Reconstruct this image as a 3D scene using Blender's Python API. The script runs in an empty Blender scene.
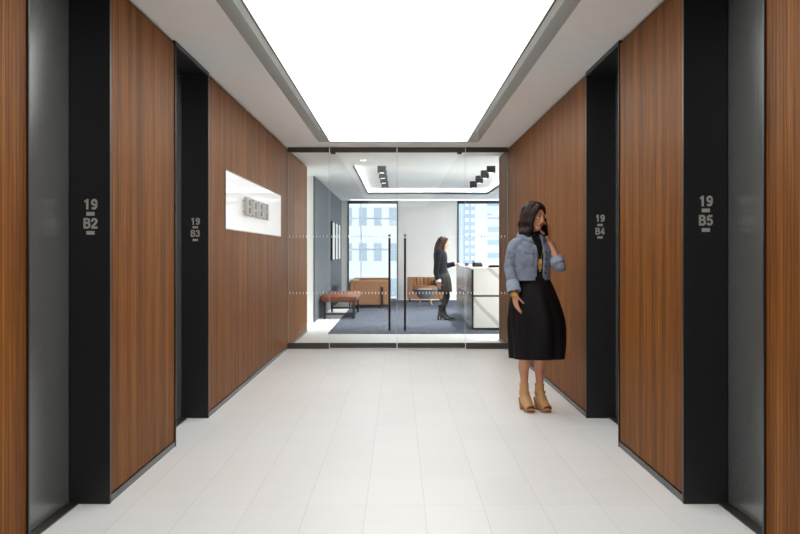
import bpy, bmesh, math, random
from mathutils import Vector, Matrix, noise
random.seed(7)
C = bpy.context.scene.collection
PI = math.pi
R = math.radians

# ------------------------------------------------------------------ helpers
def link(o, parent=None):
    C.objects.link(o)
    if parent is not None:
        o.parent = parent
        o.matrix_parent_inverse = parent.matrix_world.inverted()
    return o

def tag(o, label=None, cat=None, group=None, kind=None):
    if label: o['label'] = label
    if cat: o['category'] = cat
    if group: o['group'] = group
    if kind: o['kind'] = kind
    return o

def empty(name, loc, label=None, cat=None, group=None, kind=None):
    o = bpy.data.objects.new(name, None)
    o.location = loc
    o.matrix_world = Matrix.Translation(loc)
    o.empty_display_size = 0.1
    C.objects.link(o)
    return tag(o, label, cat, group, kind)

def build(name, bm, m, parent=None, smooth=False, bevel=0.0, seg=2, solid=0.0, subsurf=0, kind=None, angle=40):
    me = bpy.data.meshes.new(name)
    bmesh.ops.recalc_face_normals(bm, faces=bm.faces)
    bm.to_mesh(me); bm.free()
    o = bpy.data.objects.new(name, me)
    mats = m if isinstance(m, (list, tuple)) else [m]
    for x in mats: me.materials.append(x)
    if smooth:
        for p in me.polygons: p.use_smooth = True
    if solid:
        md = o.modifiers.new('s', 'SOLIDIFY'); md.thickness = solid; md.offset = 0
    if bevel:
        md = o.modifiers.new('b', 'BEVEL'); md.width = bevel; md.segments = seg
        md.limit_method = 'ANGLE'; md.angle_limit = R(35)
    if subsurf:
        md = o.modifiers.new('u', 'SUBSURF'); md.levels = subsurf; md.render_levels = subsurf
    link(o, None)
    if parent is not None:
        o.parent = parent
        o.matrix_parent_inverse = parent.matrix_world.inverted()
    if kind: o['kind'] = kind
    return o

def box(bm, x0, x1, y0, y1, z0, z1, mi=0, M=None):
    v = [Vector((x, y, z)) for x in (x0, x1) for y in (y0, y1) for z in (z0, z1)]
    if M: v = [M @ p for p in v]
    v = [bm.verts.new(p) for p in v]
    for f in ((0,1,3,2),(4,6,7,5),(0,4,5,1),(2,3,7,6),(0,2,6,4),(1,5,7,3)):
        fc = bm.faces.new([v[i] for i in f]); fc.material_index = mi
    return v

def B(*a, M=None):
    bm = bmesh.new(); box(bm, *a, M=M); return bm

def frame_from(t, hint):
    t = t.normalized()
    s = hint - t * hint.dot(t)
    if s.length < 1e-5:
        s = Vector((1,0,0)) - t * t.x
    s.normalize()
    return s, t.cross(s).normalized()

def loft(bm, pts, hint=(1,0,0), n=16, cap=True, wr=None, mi=0):
    """pts: list of (pos, ra, rb). elliptical sections along the path; wr(i,k)->radius factor"""
    hint = Vector(hint); P = [Vector(p[0]) for p in pts]; rings = []
    for i, p in enumerate(pts):
        a = P[max(0, i-1)]; b = P[min(len(P)-1, i+1)]
        s, q = frame_from(b - a, hint)
        ring = []
        for k in range(n):
            an = 2*PI*k/n
            f = wr(i, k) if wr else 1.0
            ring.append(bm.verts.new(P[i] + s*(math.cos(an)*p[1]*f) + q*(math.sin(an)*p[2]*f)))
        rings.append(ring)
    for i in range(len(rings)-1):
        for k in range(n):
            f = bm.faces.new((rings[i][k], rings[i][(k+1)%n], rings[i+1][(k+1)%n], rings[i+1][k])); f.material_index = mi
    if cap:
        for r_ in (rings[0], rings[-1]):
            f = bm.faces.new(r_); f.material_index = mi
    return rings

def catmull(pts, sub=4):
    """resample list of tuples (Vector, ra, rb)"""
    A = [tuple(p[0]) + (p[1], p[2]) for p in pts]
    out = []
    for i in range(len(A)-1):
        p0 = A[max(0, i-1)]; p1 = A[i]; p2 = A[i+1]; p3 = A[min(len(A)-1, i+2)]
        for s in range(sub):
            t = s/sub
            v = [0.5*((2*b) + (-a+c)*t + (2*a-5*b+4*c-d)*t*t + (-a+3*b-3*c+d)*t*t*t) for a,b,c,d in zip(p0,p1,p2,p3)]
            out.append((Vector(v[:3]), max(v[3], .001), max(v[4], .001)))
    v = A[-1]; out.append((Vector(v[:3]), v[3], v[4]))
    return out

def ell(bm, c, r, M=None, u=20, v=14):
    m = Matrix.Translation(c) @ (M.to_4x4() if M else Matrix()) @ Matrix.Diagonal((r[0], r[1], r[2], 1))
    bmesh.ops.create_uvsphere(bm, u_segments=u, v_segments=v, radius=1, matrix=m)

def cyl(bm, a, b, r, r2=None, n=20):
    a = Vector(a); b = Vector(b)
    loft(bm, [(a, r, r), (b, r2 if r2 is not None else r, r2 if r2 is not None else r)], hint=(0.3,0.9,0.1), n=n)

def remesh(name, bm, voxel, m, parent, sm=6, fac=0.5, fn=None):
    me = bpy.data.meshes.new('tmp'); bmesh.ops.recalc_face_normals(bm, faces=bm.faces); bm.to_mesh(me); bm.free()
    o = bpy.data.objects.new('tmp', me); C.objects.link(o)
    md = o.modifiers.new('r', 'REMESH'); md.mode = 'VOXEL'; md.voxel_size = voxel
    if sm:
        md = o.modifiers.new('s', 'SMOOTH'); md.iterations = sm; md.factor = fac
    dg = bpy.context.evaluated_depsgraph_get(); dg.update()
    me2 = bpy.data.meshes.new_from_object(o.evaluated_get(dg)); me2.name = name
    bpy.data.objects.remove(o); bpy.data.meshes.remove(me)
    if fn:
        for v in me2.vertices: v.co = fn(v.co)
    me2.materials.clear(); me2.materials.append(m)
    for p in me2.polygons: p.use_smooth = True
    o = bpy.data.objects.new(name, me2); C.objects.link(o)
    if parent is not None:
        o.parent = parent; o.matrix_parent_inverse = parent.matrix_world.inverted()
    return o

# ------------------------------------------------------------------ materials
def srgb(r, g, b):
    f = lambda c: (c/255/12.92) if c/255 <= .04045 else ((c/255+.055)/1.055)**2.4
    return (f(r), f(g), f(b), 1)

def mat(name, col, rough=.5, metal=0, spec=.5, noise_amt=0, nscale=8, bump=0, bscale=40, emis=None, estr=0, coat=0, stretch=(1,1,1)):
    m = bpy.data.materials.new(name); m.use_nodes = True
    nt = m.node_tree; b = nt.nodes['Principled BSDF']
    b.inputs['Base Color'].default_value = col
    b.inputs['Roughness'].default_value = rough
    b.inputs['Metallic'].default_value = metal
    b.inputs['Specular IOR Level'].default_value = spec
    b.inputs['Coat Weight'].default_value = coat
    tc = nt.nodes.new('ShaderNodeTexCoord'); mp = nt.nodes.new('ShaderNodeMapping')
    mp.inputs['Scale'].default_value = stretch
    nt.links.new(tc.outputs['Object'], mp.inputs[0])
    nz = nt.nodes.new('ShaderNodeTexNoise'); nz.inputs['Scale'].default_value = nscale; nz.inputs['Detail'].default_value = 5
    nt.links.new(mp.outputs[0], nz.inputs['Vector'])
    mx = nt.nodes.new('ShaderNodeMix'); mx.data_type = 'RGBA'
    k = noise_amt if noise_amt else .03
    mx.inputs['A'].default_value = tuple(c*(1-k) for c in col[:3]) + (1,)
    mx.inputs['B'].default_value = tuple(min(1, c*(1+k)) for c in col[:3]) + (1,)
    nt.links.new(nz.outputs['Fac'], mx.inputs['Factor'])
    nt.links.new(mx.outputs['Result'], b.inputs['Base Color'])
    if bump:
        n2 = nt.nodes.new('ShaderNodeTexNoise'); n2.inputs['Scale'].default_value = bscale; n2.inputs['Detail'].default_value = 4
        nt.links.new(mp.outputs[0], n2.inputs['Vector'])
        bp = nt.nodes.new('ShaderNodeBump'); bp.inputs['Strength'].default_value = bump; bp.inputs['Distance'].default_value = .01
        nt.links.new(n2.outputs['Fac'], bp.inputs['Height']); nt.links.new(bp.outputs[0], b.inputs['Normal'])
    if emis:
        b.inputs['Emission Color'].default_value = emis; b.inputs['Emission Strength'].default_value = estr
    return m

def N(nt, typ, **kw):
    n = nt.nodes.new(typ)
    for k, v in kw.items():
        if hasattr(n, k): setattr(n, k, v)
        else: n.inputs[k].default_value = v
    return n

def math_node(nt, op, a, b=None):
    n = nt.nodes.new('ShaderNodeMath'); n.operation = op
    for i, v in enumerate((a, b)):
        if v is None: continue
        if isinstance(v, (int, float)): n.inputs[i].default_value = v
        else: nt.links.new(v, n.inputs[i])
    return n.outputs[0]

def wood_mat():
    m = bpy.data.materials.new('ribbed_walnut'); m.use_nodes = True
    nt = m.node_tree; L = nt.links; b = nt.nodes['Principled BSDF']
    tc = N(nt, 'ShaderNodeTexCoord'); sp = N(nt, 'ShaderNodeSeparateXYZ'); L.new(tc.outputs['Object'], sp.inputs[0])
    yy = sp.outputs['Y']
    slat = math_node(nt, 'FLOOR', math_node(nt, 'DIVIDE', yy, .036))
    fr = math_node(nt, 'FRACT', math_node(nt, 'DIVIDE', yy, .036))
    # grain: stretched noise
    mp = N(nt, 'ShaderNodeMapping'); mp.inputs['Scale'].default_value = (1, 60, 1.6); L.new(tc.outputs['Object'], mp.inputs[0])
    n1 = N(nt, 'ShaderNodeTexNoise'); n1.inputs['Scale'].default_value = 1.6; n1.inputs['Detail'].default_value = 6; n1.inputs['Roughness'].default_value = .6
    L.new(mp.outputs[0], n1.inputs['Vector'])
    mp2 = N(nt, 'ShaderNodeMapping'); mp2.inputs['Scale'].default_value = (1, 5, .25); L.new(tc.outputs['Object'], mp2.inputs[0])
    n2 = N(nt, 'ShaderNodeTexNoise'); n2.inputs['Scale'].default_value = 1.3; n2.inputs['Detail'].default_value = 3
    L.new(mp2.outputs[0], n2.inputs['Vector'])
    wn = N(nt, 'ShaderNodeTexWhiteNoise', noise_dimensions='1D'); L.new(slat, wn.inputs['W'])
    s = math_node(nt, 'ADD', math_node(nt, 'MULTIPLY', n1.outputs['Fac'], .62), math_node(nt, 'MULTIPLY', n2.outputs['Fac'], .30))
    s = math_node(nt, 'ADD', s, math_node(nt, 'MULTIPLY', wn.outputs['Value'], .11))
    cr = N(nt, 'ShaderNodeValToRGB'); L.new(s, cr.inputs[0])
    e = cr.color_ramp.elements
    e[0].position = .34; e[0].color = WOOD[0]
    e[1].position = .74; e[1].color = WOOD[2]
    x = e.new(.54); x.color = WOOD[1]
    # groove
    g = math_node(nt, 'GREATER_THAN', fr, .87)
    mx = N(nt, 'ShaderNodeMix', data_type='RGBA'); L.new(math_node(nt, 'MULTIPLY', g, .75), mx.inputs['Factor'])
    L.new(cr.outputs[0], mx.inputs['A']); mx.inputs['B'].default_value = (.035, .016, .008, 1)
    L.new(mx.outputs['Result'], b.inputs['Base Color'])
    b.inputs['Roughness'].default_value = .5; b.inputs['Specular IOR Level'].default_value = .07
    bp = N(nt, 'ShaderNodeBump'); bp.inputs['Strength'].default_value = .35; bp.inputs['Distance'].default_value = .003
    L.new(math_node(nt, 'SUBTRACT', math_node(nt, 'MULTIPLY', n1.outputs['Fac'], .3), g), bp.inputs['Height']); L.new(bp.outputs[0], b.inputs['Normal'])
    return m

def tile_mat(name, base, tx=.3, ty=.598, ox=.134, oy=5.159):
    m = bpy.data.materials.new(name); m.use_nodes = True
    nt = m.node_tree; L = nt.links; b = nt.nodes['Principled BSDF']
    tc = N(nt, 'ShaderNodeTexCoord'); sp = N(nt, 'ShaderNodeSeparateXYZ'); L.new(tc.outputs['Object'], sp.inputs[0])
    u = math_node(nt, 'DIVIDE', math_node(nt, 'SUBTRACT', sp.outputs['X'], ox - 30*tx), tx)
    v = math_node(nt, 'DIVIDE', math_node(nt, 'SUBTRACT', sp.outputs['Y'], oy - 30*ty), ty)
    fu = math_node(nt, 'FRACT', u); fv = math_node(nt, 'FRACT', v)
    ju = math_node(nt, 'LESS_THAN', math_node(nt, 'MINIMUM', fu, math_node(nt, 'SUBTRACT', 1, fu)), .0018/tx)
    jv = math_node(nt, 'LESS_THAN', math_node(nt, 'MINIMUM', fv, math_node(nt, 'SUBTRACT', 1, fv)), .0018/ty)
    j = math_node(nt, 'MAXIMUM', ju, jv)
    cm = N(nt, 'ShaderNodeCombineXYZ'); L.new(math_node(nt, 'FLOOR', u), cm.inputs[0]); L.new(math_node(nt, 'FLOOR', v), cm.inputs[1])
    wn = N(nt, 'ShaderNodeTexWhiteNoise', noise_dimensions='3D'); L.new(cm.outputs[0], wn.inputs['Vector'])
    mp = N(nt, 'ShaderNodeMapping'); mp.inputs['Scale'].default_value = (3, 22, 1); L.new(tc.outputs['Object'], mp.inputs[0])
    n1 = N(nt, 'ShaderNodeTexNoise'); n1.inputs['Scale'].default_value = 1.2; n1.inputs['Detail'].default_value = 5; L.new(mp.outputs[0], n1.inputs['Vector'])
    s = math_node(nt, 'ADD', math_node(nt, 'MULTIPLY', wn.outputs['Value'], .35), math_node(nt, 'MULTIPLY', n1.outputs['Fac'], .65))
    mx = N(nt, 'ShaderNodeMix', data_type='RGBA'); L.new(s, mx.inputs['Factor'])
    mx.inputs['A'].default_value = tuple(c*.95 for c in base[:3]) + (1,); mx.inputs['B'].default_value = tuple(min(.95, c*1.04) for c in base[:3]) + (1,)
    m2 = N(nt, 'ShaderNodeMix', data_type='RGBA'); L.new(math_node(nt, 'MULTIPLY', math_node(nt, 'MAXIMUM', ju, math_node(nt, 'MULTIPLY', jv, .7)), .34), m2.inputs['Factor'])
    L.new(mx.outputs['Result'], m2.inputs['A']); m2.inputs['B'].default_value = (.42, .41, .39, 1)
    L.new(m2.outputs['Result'], b.inputs['Base Color'])
    b.inputs['Roughness'].default_value = .38; b.inputs['Specular IOR Level'].default_value = .35
    return m

def glass_mat(name, tint=(.965, .98, .975, 1), f0=.017):
    m = bpy.data.materials.new(name); m.use_nodes = True
    nt = m.node_tree; L = nt.links
    for n in list(nt.nodes):
        if n.type == 'BSDF_PRINCIPLED': nt.nodes.remove(n)
    out = [n for n in nt.nodes if n.type == 'OUTPUT_MATERIAL'][0]
    tr = N(nt, 'ShaderNodeBsdfTransparent'); tr.inputs[0].default_value = tint
    gl = N(nt, 'ShaderNodeBsdfGlossy'); gl.inputs['Roughness'].default_value = 0.0; gl.inputs[0].default_value = (.95, .97, .97, 1)
    lw = N(nt, 'ShaderNodeLayerWeight'); lw.inputs[0].default_value = .5
    p = math_node(nt, 'POWER', lw.outputs['Facing'], 5)
    fac = math_node(nt, 'ADD', math_node(nt, 'MULTIPLY', p, 1-f0), f0)
    mx = N(nt, 'ShaderNodeMixShader'); L.new(fac, mx.inputs[0]); L.new(tr.outputs[0], mx.inputs[1]); L.new(gl.outputs[0], mx.inputs[2])
    L.new(mx.outputs[0], out.inputs[0])
    return m

def emit_mat(name, col, s):
    m = mat(name, (.8, .8, .8, 1), rough=.6, emis=col, estr=s)
    return m

def marble_mat():
    m = mat('white_marble', srgb(236, 235, 232), rough=.2)
    nt = m.node_tree; L = nt.links; b = nt.nodes['Principled BSDF']
    tc = N(nt, 'ShaderNodeTexCoord'); mp = N(nt, 'ShaderNodeMapping'); mp.inputs['Rotation'].default_value = (0, R(-40), 0)
    L.new(tc.outputs['Object'], mp.inputs[0])
    w = N(nt, 'ShaderNodeTexWave', wave_type='BANDS', bands_direction='Z'); w.inputs['Scale'].default_value = .55; w.inputs['Distortion'].default_value = 4; w.inputs['Detail'].default_value = 3; w.inputs['Detail Scale'].default_value = .8
    L.new(mp.outputs[0], w.inputs['Vector'])
    cr = N(nt, 'ShaderNodeValToRGB'); L.new(w.outputs['Fac'], cr.inputs[0])
    e = cr.color_ramp.elements; e[0].position = 0; e[0].color = srgb(196, 194, 190); e[1].position = .06; e[1].color = srgb(236, 234, 230)
    L.new(cr.outputs[0], b.inputs['Base Color'])
    return m

WOOD = [srgb(78, 43, 10), srgb(129, 78, 23), srgb(170, 111, 42)]
M_wood = wood_mat()
M_floor = tile_mat('white_porcelain_tile', srgb(237, 240, 241))
M_ceil = mat('ceiling_paint', srgb(240, 242, 240), rough=.8)
M_white = mat('white_wall_paint', srgb(236, 236, 234), rough=.7)
M_black = mat('black_steel', srgb(23, 23, 25), rough=.4, metal=0, spec=.4, noise_amt=.12, nscale=3)
M_gap = mat('shadow_gap_black', srgb(18, 18, 18), rough=.7)
M_dark = mat('dark_bronze_metal', srgb(84, 80, 76), rough=.35, metal=.6)
M_base = mat('dark_grey_base_metal', srgb(62, 61, 60), rough=.3, metal=.85)
M_steel = mat('brushed_grey_steel', srgb(126, 130, 131), rough=.26, metal=.6, noise_amt=.05, nscale=2, stretch=(1, 60, 1))
M_sill = mat('sill_steel', srgb(150, 146, 140), rough=.35, metal=1)
M_glass = glass_mat('partition_glass')
M_wglass = glass_mat('window_glass', tint=(.95, .98, 1, 1), f0=.03)
M_panel = emit_mat('luminous_stretch_ceiling', (1, .99, .965, 1), 2.55)
M_letter = mat('sign_grey', srgb(172, 168, 162), rough=.5)
M_edge = mat('polished_glass_edge', srgb(190, 204, 200), rough=.2)
M_frit = mat('white_frit', srgb(235, 238, 238), rough=.6)
M_signw = mat('back_painted_glass_with_glow', srgb(242, 242, 240), rough=.08, coat=.3, emis=(1, 1, 1, 1), estr=.28)  # faint glow added so the white sign board reads brighter
M_signl = mat('brushed_sign_letters', srgb(172, 170, 166), rough=.5, metal=.1)
M_carpet = mat('blue_grey_carpet', srgb(78, 84, 97), rough=.95, spec=.1, noise_amt=.6, nscale=5, bump=.3, bscale=160, stretch=(4, .5, 1))
M_blue = mat('blue_grey_wall_fabric', srgb(92, 101, 109), rough=.75, noise_amt=.14, nscale=6, stretch=(1, 6, .3))
M_leather = mat('tan_leather', srgb(158, 112, 78), rough=.5, noise_amt=.1, nscale=9, bump=.08, bscale=90)
M_rust = mat('rust_brown_leather', srgb(112, 60, 36), rough=.42, noise_amt=.12, nscale=9, bump=.08, bscale=90)
M_seam = mat('leather_seam', srgb(110, 70, 44), rough=.6)
M_metalb = mat('black_powder_metal', srgb(24, 24, 26), rough=.4)
M_marble = marble_mat()
M_desk_side = mat('pale_grey_lacquer', srgb(168, 170, 170), rough=.22, metal=.35)
M_fill = emit_mat('reception_added_fill', (1, .995, .985, 1), 24)  # glow of the fill squares added over the reception
M_fill_passage = emit_mat('passage_added_fill', (1, .98, .95, 1), 6)  # glow of the fill square added over the passage
M_frame = mat('dark_window_frame', srgb(58, 60, 62), rough=.45)
M_mull = mat('pale_mullion', srgb(226, 234, 240), rough=.5)
M_tablewood = mat('pale_ash_wood', srgb(190, 160, 122), rough=.5, noise_amt=.1, nscale=14)
M_shell = mat('grey_shell', srgb(128, 130, 132), rough=.4)
M_cove = emit_mat('cove_led', (1, .99, .97, 1), 8)
M_skin = mat('skin_warm', srgb(210, 150, 118), rough=.5, noise_amt=.06, nscale=12)
M_skin2 = mat('skin_light', srgb(206, 152, 124), rough=.5, noise_amt=.05, nscale=12)
M_hair = mat('dark_brown_hair', srgb(40, 25, 20), rough=.5, spec=.22, noise_amt=.35, nscale=30, bump=.35, bscale=60, stretch=(3, 3, .3))
M_hair2 = mat('brown_hair', srgb(50, 32, 24), rough=.5, spec=.2, noise_amt=.3, nscale=30, bump=.3, bscale=60, stretch=(3, 3, .3))
M_denim = mat('washed_blue_denim', srgb(132, 141, 160), rough=.85, spec=.2, noise_amt=.65, nscale=16, bump=.35, bscale=120)
M_denim2 = mat('denim_cuff_inside', srgb(156, 168, 188), rough=.85, spec=.2, noise_amt=.12, nscale=26)
M_blackcloth = mat('black_cloth', srgb(24, 22, 25), rough=.72, spec=.25, noise_amt=.1)
M_skirt = mat('black_skirt_cloth', srgb(17, 15, 19), rough=.6, spec=.18, noise_amt=.15, nscale=5)
M_gold = mat('gold_metal', srgb(232, 186, 98), rough=.34, metal=.75)
M_tan = mat('tan_shoe_leather', srgb(204, 160, 108), rough=.4, noise_amt=.12, nscale=20)
M_sole = mat('brown_sole', srgb(166, 122, 84), rough=.6)
M_lip = mat('lips', srgb(172, 72, 72), rough=.4)
M_eye = mat('dark_eye', srgb(24, 16, 14), rough=.25)
M_eyew = mat('eye_white', srgb(225, 220, 215), rough=.3)
M_btn = mat('dark_button', srgb(30, 30, 36), rough=.4)
M_navy = mat('navy_blazer_cloth', srgb(20, 22, 31), rough=.8, spec=.2, noise_amt=.1)
M_whitecloth = mat('white_cloth', srgb(222, 222, 222), rough=.8)
M_greyc = mat('grey_knit', srgb(66, 65, 62), rough=.85, noise_amt=.15, nscale=40)
M_tights = mat('black_tights', srgb(22, 19, 18), rough=.8)
M_boot = mat('dark_brown_boot', srgb(32, 27, 22), rough=.55)
M_phone = mat('black_phone', srgb(14, 14, 16), rough=.15)
M_bld = mat('pale_facade', srgb(226, 228, 230), rough=.8)
M_bld2 = mat('blue_facade', srgb(178, 196, 218), rough=.7)
M_bwin = mat('facade_glass', srgb(170, 184, 196), rough=.5)
M_bwinw = mat('facade_white_glass', srgb(240, 244, 250), rough=.5)
M_led = emit_mat('lamp_lens', (1, .97, .92, 1), 3)
M_lamp = mat('black_lamp_metal', srgb(34, 34, 35), rough=.5)

# ------------------------------------------------------------------ room shell
H = 2.72
XL, XR = -1.50, 1.482         # wood faces
FL, FR = -1.491, 1.473        # steel portal faces
DL, DR = -1.70, 1.70         # lift door faces
YG = 13.52                   # glass plane
YB = 27.5                    # reception window wall
PORT = [(4.03, 5.167), (6.69, 7.845)]
YE = -4.5                    # corridor end behind the camera

def structure(name, bm, m, **k):
    label = k.pop('label', None)
    o = build(name, bm, m, kind='structure', **k)
    if label: o['label'] = label
    return o

structure('floor', B(-6.0, 6.0, YE, YB + .3, -.2, 0), M_floor)

# ceiling of the corridor, with a slot either side of the luminous panel, then reception ceiling with a tray
PX = .876; SX = 1.028; YT = 12.86
TX0, TX1, TY0, TY1 = -.74, 2.16, 16.38, 24.3
bm = bmesh.new()
for (a, b) in ((-2.2, -SX), (SX, 2.2)):
    box(bm, a, b, YE, YT, H, H+.3)
box(bm, -2.2, 2.2, YT, 13.6, H, H+.3)
box(bm, -SX, SX, YE, YT, H+.145, H+.3)
box(bm, -6, -2.2, 12.9, TY0, H, H+.3); box(bm, 2.2, 6, 12.9, TY0, H, H+.3)
box(bm, -2.2, 2.2, 13.6, TY0, H, H+.3)
box(bm, -6, TX0, TY0, TY1, H, H+.03); box(bm, TX1, 6, TY0, TY1, H, H+.03)
box(bm, -6, 6, TY1, YB + .3, H, H+.03)
for a in ((TX0-.02, TX0, TY0, TY1), (TX1, TX1+.02, TY0, TY1), (TX0-.02, TX1+.02, TY1, TY1+.02)): box(bm, *a, H, H+.055)
for a in ((TX0-.30, TX0-.27, TY0, TY1+.3), (TX1+.27, TX1+.30, TY0, TY1+.3), (TX0-.3, TX1+.3, TY1+.27, TY1+.30)): box(bm, *a, H+.02, H+.14)
box(bm, -6, 6, TY0 - .35, YB + .3, H+.135, H+.4)
structure('ceiling', bm, M_ceil)

pn = empty('luminous_ceiling_panel', (0, (YE+YT)/2, H), 'long glowing white ceiling panel above the lift lobby', 'ceiling light')
build('diffuser', B(-PX, PX, YE + .3, YT - .02, H + .004, H + .02), M_panel, pn)
bm = bmesh.new()
for s in (-1, 1):
    box(bm, s*PX if s < 0 else PX, s*PX + .012*s if s < 0 else PX + .012, YE + .3, YT - .02, H - .004, H + .024)
box(bm, -PX - .012, PX + .012, YT - .02, YT - .006, H - .004, H + .024)
build('edge_trim', bm, M_dark, pn)
build('housing', B(-PX - .012, PX + .012, YE + .3, YT - .006, H + .024, H + .06), M_dark, pn)

# cove lights (real LED strips lying on the ledge of the tray) -------------------
cl = empty('cove_light', (.7, 20.3, H+.06), 'white led strips hidden along the edge of the reception ceiling tray', 'cove light')
for a in ((TX0-.18, TX0-.12, TY0+.01, TY1+.2), (TX1+.12, TX1+.18, TY0+.01, TY1+.2), (TX0, TX1, TY1+.12, TY1+.18)):
    build('led_strip', B(*a, H+.031, H+.045), M_cove, cl)

def make_fill_light(x, y, h, label, m, group=None):  # invented fittings, out of view, added to brighten the reception
    q = empty('added_fill_light', (x, y, H), label, 'ceiling light', group)
    build('diffuser', B(x-h, x+h, y-h, y+h, H-.010, H-.002), m, q)
    bm = bmesh.new()
    for a in ((x-h-.02, x-h, y-h-.02, y+h+.02), (x+h, x+h+.02, y-h-.02, y+h+.02), (x-h, x+h, y-h-.02, y-h), (x-h, x+h, y+h, y+h+.02)): box(bm, *a, H-.014, H-.001)
    build('trim_frame', bm, M_white, q)
for y in (16.2, 18.6, 21.0, 23.4, 25.8):
    make_fill_light(4.2, y, .75, 'unseen square fill light added in a row over the right side of the reception', M_fill, 'added fill lights on the right of the reception')
make_fill_light(-3.2, 17.5, .6, 'unseen square fill light added over the side passage left of the reception', M_fill_passage)  # added fill for the passage opening, no known fitting there
q = empty('added_line_fill', (1.5, 26.95, H), 'thin line of fill light added along the reception window wall', 'ceiling light')
build('diffuser', B(-1.3, 3.0, 26.9, 27.0, H-.006, H-.001), emit_mat('line_added_fill', (1, .995, .985, 1), 3), q)  # glowing strip added to wash the far wall with light
# walls
def wood_side(side, x, xo, yend):
    bm = bmesh.new()
    ys = [YE, PORT[0][0], PORT[0][1]+.03, PORT[1][0], PORT[1][1]+.03, yend]
    for a, b in ((ys[0], ys[1]), (ys[2], ys[3]), (ys[4], YG - .012), (YG + .012, ys[5])):
        box(bm, min(x, xo), max(x, xo), a, b, .045, H - .022)
    structure('wall_' + side, bm, M_wood, label='ribbed brown wood cladding on the %s side of the lift lobby' % side)
    bm = bmesh.new(); s = -1 if x < 0 else 1
    x1 = x - s*.006; x2 = x + s*.05
    for a, b in ((ys[0], ys[1]), (ys[2], ys[3]), (ys[4], ys[5])):
        box(bm, min(x1, x2), max(x1, x2), a, b, 0, .04)
    structure('baseboard_' + side, bm, M_base, bevel=.003)
    bm = bmesh.new()
    x1 = x + s*.02
    for a, b in ((ys[0], ys[1]), (ys[2], ys[3]), (ys[4], ys[5])):
        box(bm, min(x1, xo), max(x1, xo), a, b, H - .0215, H + .01)
        box(bm, min(x1, xo), max(x1, xo), a, b, .02, .046)
    # dark joint in the cladding at the glass line
    box(bm, min(x + s*.004, xo), max(x + s*.004, xo), YG - .0118, YG + .0118, .045, H - .02)
    structure('trim_%d' % (1 if s < 0 else 2), bm, M_gap)
wood_side('left', XL, -1.85, 16.4)
wood_side('right', XR, 1.85, 14.75)
structure('wall_back', B(-2.2, 2.2, YE - .2, YE, 0, H + .3), M_white)

# end walls / reception walls
bm = bmesh.new()
box(bm, -6, -1.575, 18.6, YB, 0, H)
structure('wall_reception_left', bm, M_white)
structure('wall_reception_blue', B(-1.574, -1.565, 18.62, YB - .001, 0.0, H), M_blue, label='blue grey fabric wall on the left of the reception')
structure('trim_3', B(-1.58, -1.560, 18.585, 18.62, 0, H), M_frame)
bm = bmesh.new()
box(bm, -6, -1.851, YG, 16.4, 0, H)
box(bm, 1.851, 6, YG, 14.75, 0, H)
structure('wall_reception_front', bm, M_white)
bm = bmesh.new(); box(bm, 5.8, 6, 14.75, YB, 0, H + .3); box(bm, -6, -5.8, 16.4, 18.6, 0, H + .3)
structure('wall_reception_right', bm, M_white)
W1 = (-1.40, -.01); W2 = (1.62, 5.2)
bm = bmesh.new()
box(bm, -1.565, W1[0], YB, YB+.3, 0, H); box(bm, W1[1], W2[0], YB, YB+.3, 0, H); box(bm, W2[1], 6, YB, YB+.3, 0, H)
structure('wall_reception_far', bm, M_white)

# windows in the far wall
def window(n, x0, x1, verts, hors):
    w = empty('window_%d' % n, ((x0+x1)/2, YB, 0), kind='structure')
    bm = bmesh.new()
    box(bm, x0, x0+.035, YB-.02, YB+.12, 0, H-.001); box(bm, x1-.035, x1, YB-.02, YB+.12, 0, H-.001)
    box(bm, x0, x1, YB-.02, YB+.12, H-.075, H-.001); box(bm, x0, x1, YB-.02, YB+.12, 0, .03)
    build('window_frame', bm, M_frame, w)
    build('pane', B(x0+.035, x1-.035, YB+.05, YB+.062, .03, H-.075), M_wglass, w)
    for z in hors: build('mullion', B(x0-.6, x1+.6, YB+1.0, YB+1.06, z*1.0-.02, z+.02), M_mull, w)
    for x in verts: build('mullion', B(x-.022, x+.022, YB+1.07, YB+1.11, -1, H+1), M_mull, w)
window(1, W1[0], W1[1], [-1.07], [2.27, 1.386])
window(2, W2[0], W2[1], [1.80, 3.5], [])

# ------------------------------------------------------------------ lift portals
STROKES = {
 '1': [[(.36,0),(.36,1)], [(.36,.82),(.25,.775),(.10,.765)]],
 '9': [[(.30+.205*math.cos(a*PI/8), .675+.23*math.sin(a*PI/8)) for a in range(17)], [(.505,.675),(.51,.45),(.46,.22),(.34,.10),(.20,.095),(.09,.20)]],
 '2': [[(.09,.64),(.11,.79),(.20,.88),(.31,.905),(.43,.87),(.51,.77),(.50,.63),(.41,.49),(.25,.34),(.13,.20),(.10,.10)], [(.02,.095),(.60,.095)]],
 '3': [[(.095,.72),(.14,.85),(.29,.905),(.44,.85),(.49,.72),(.43,.59),(.26,.54)], [(.26,.54),(.45,.49),(.52,.32),(.46,.16),(.30,.095),(.14,.15),(.08,.30)]],
 '4': [[(.42,0),(.42,1)], [(.40,.92),(.10,.34)], [(.02,.30),(.62,.30)]],
 '5': [[(.56,.905),(.17,.905)], [(.17,.905),(.11,.50)], [(.11,.48),(.20,.57),(.33,.59),(.46,.51),(.52,.34),(.46,.17),(.31,.095),(.16,.13),(.08,.25)]],
 'B': [[(.10,0),(.10,1)], [(.10,.905),(.38,.905),(.50,.85),(.53,.73),(.48,.59),(.38,.54),(.10,.54)], [(.38,.54),(.53,.46),(.575,.31),(.51,.15),(.38,.095),(.10,.095)]],
}
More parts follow.
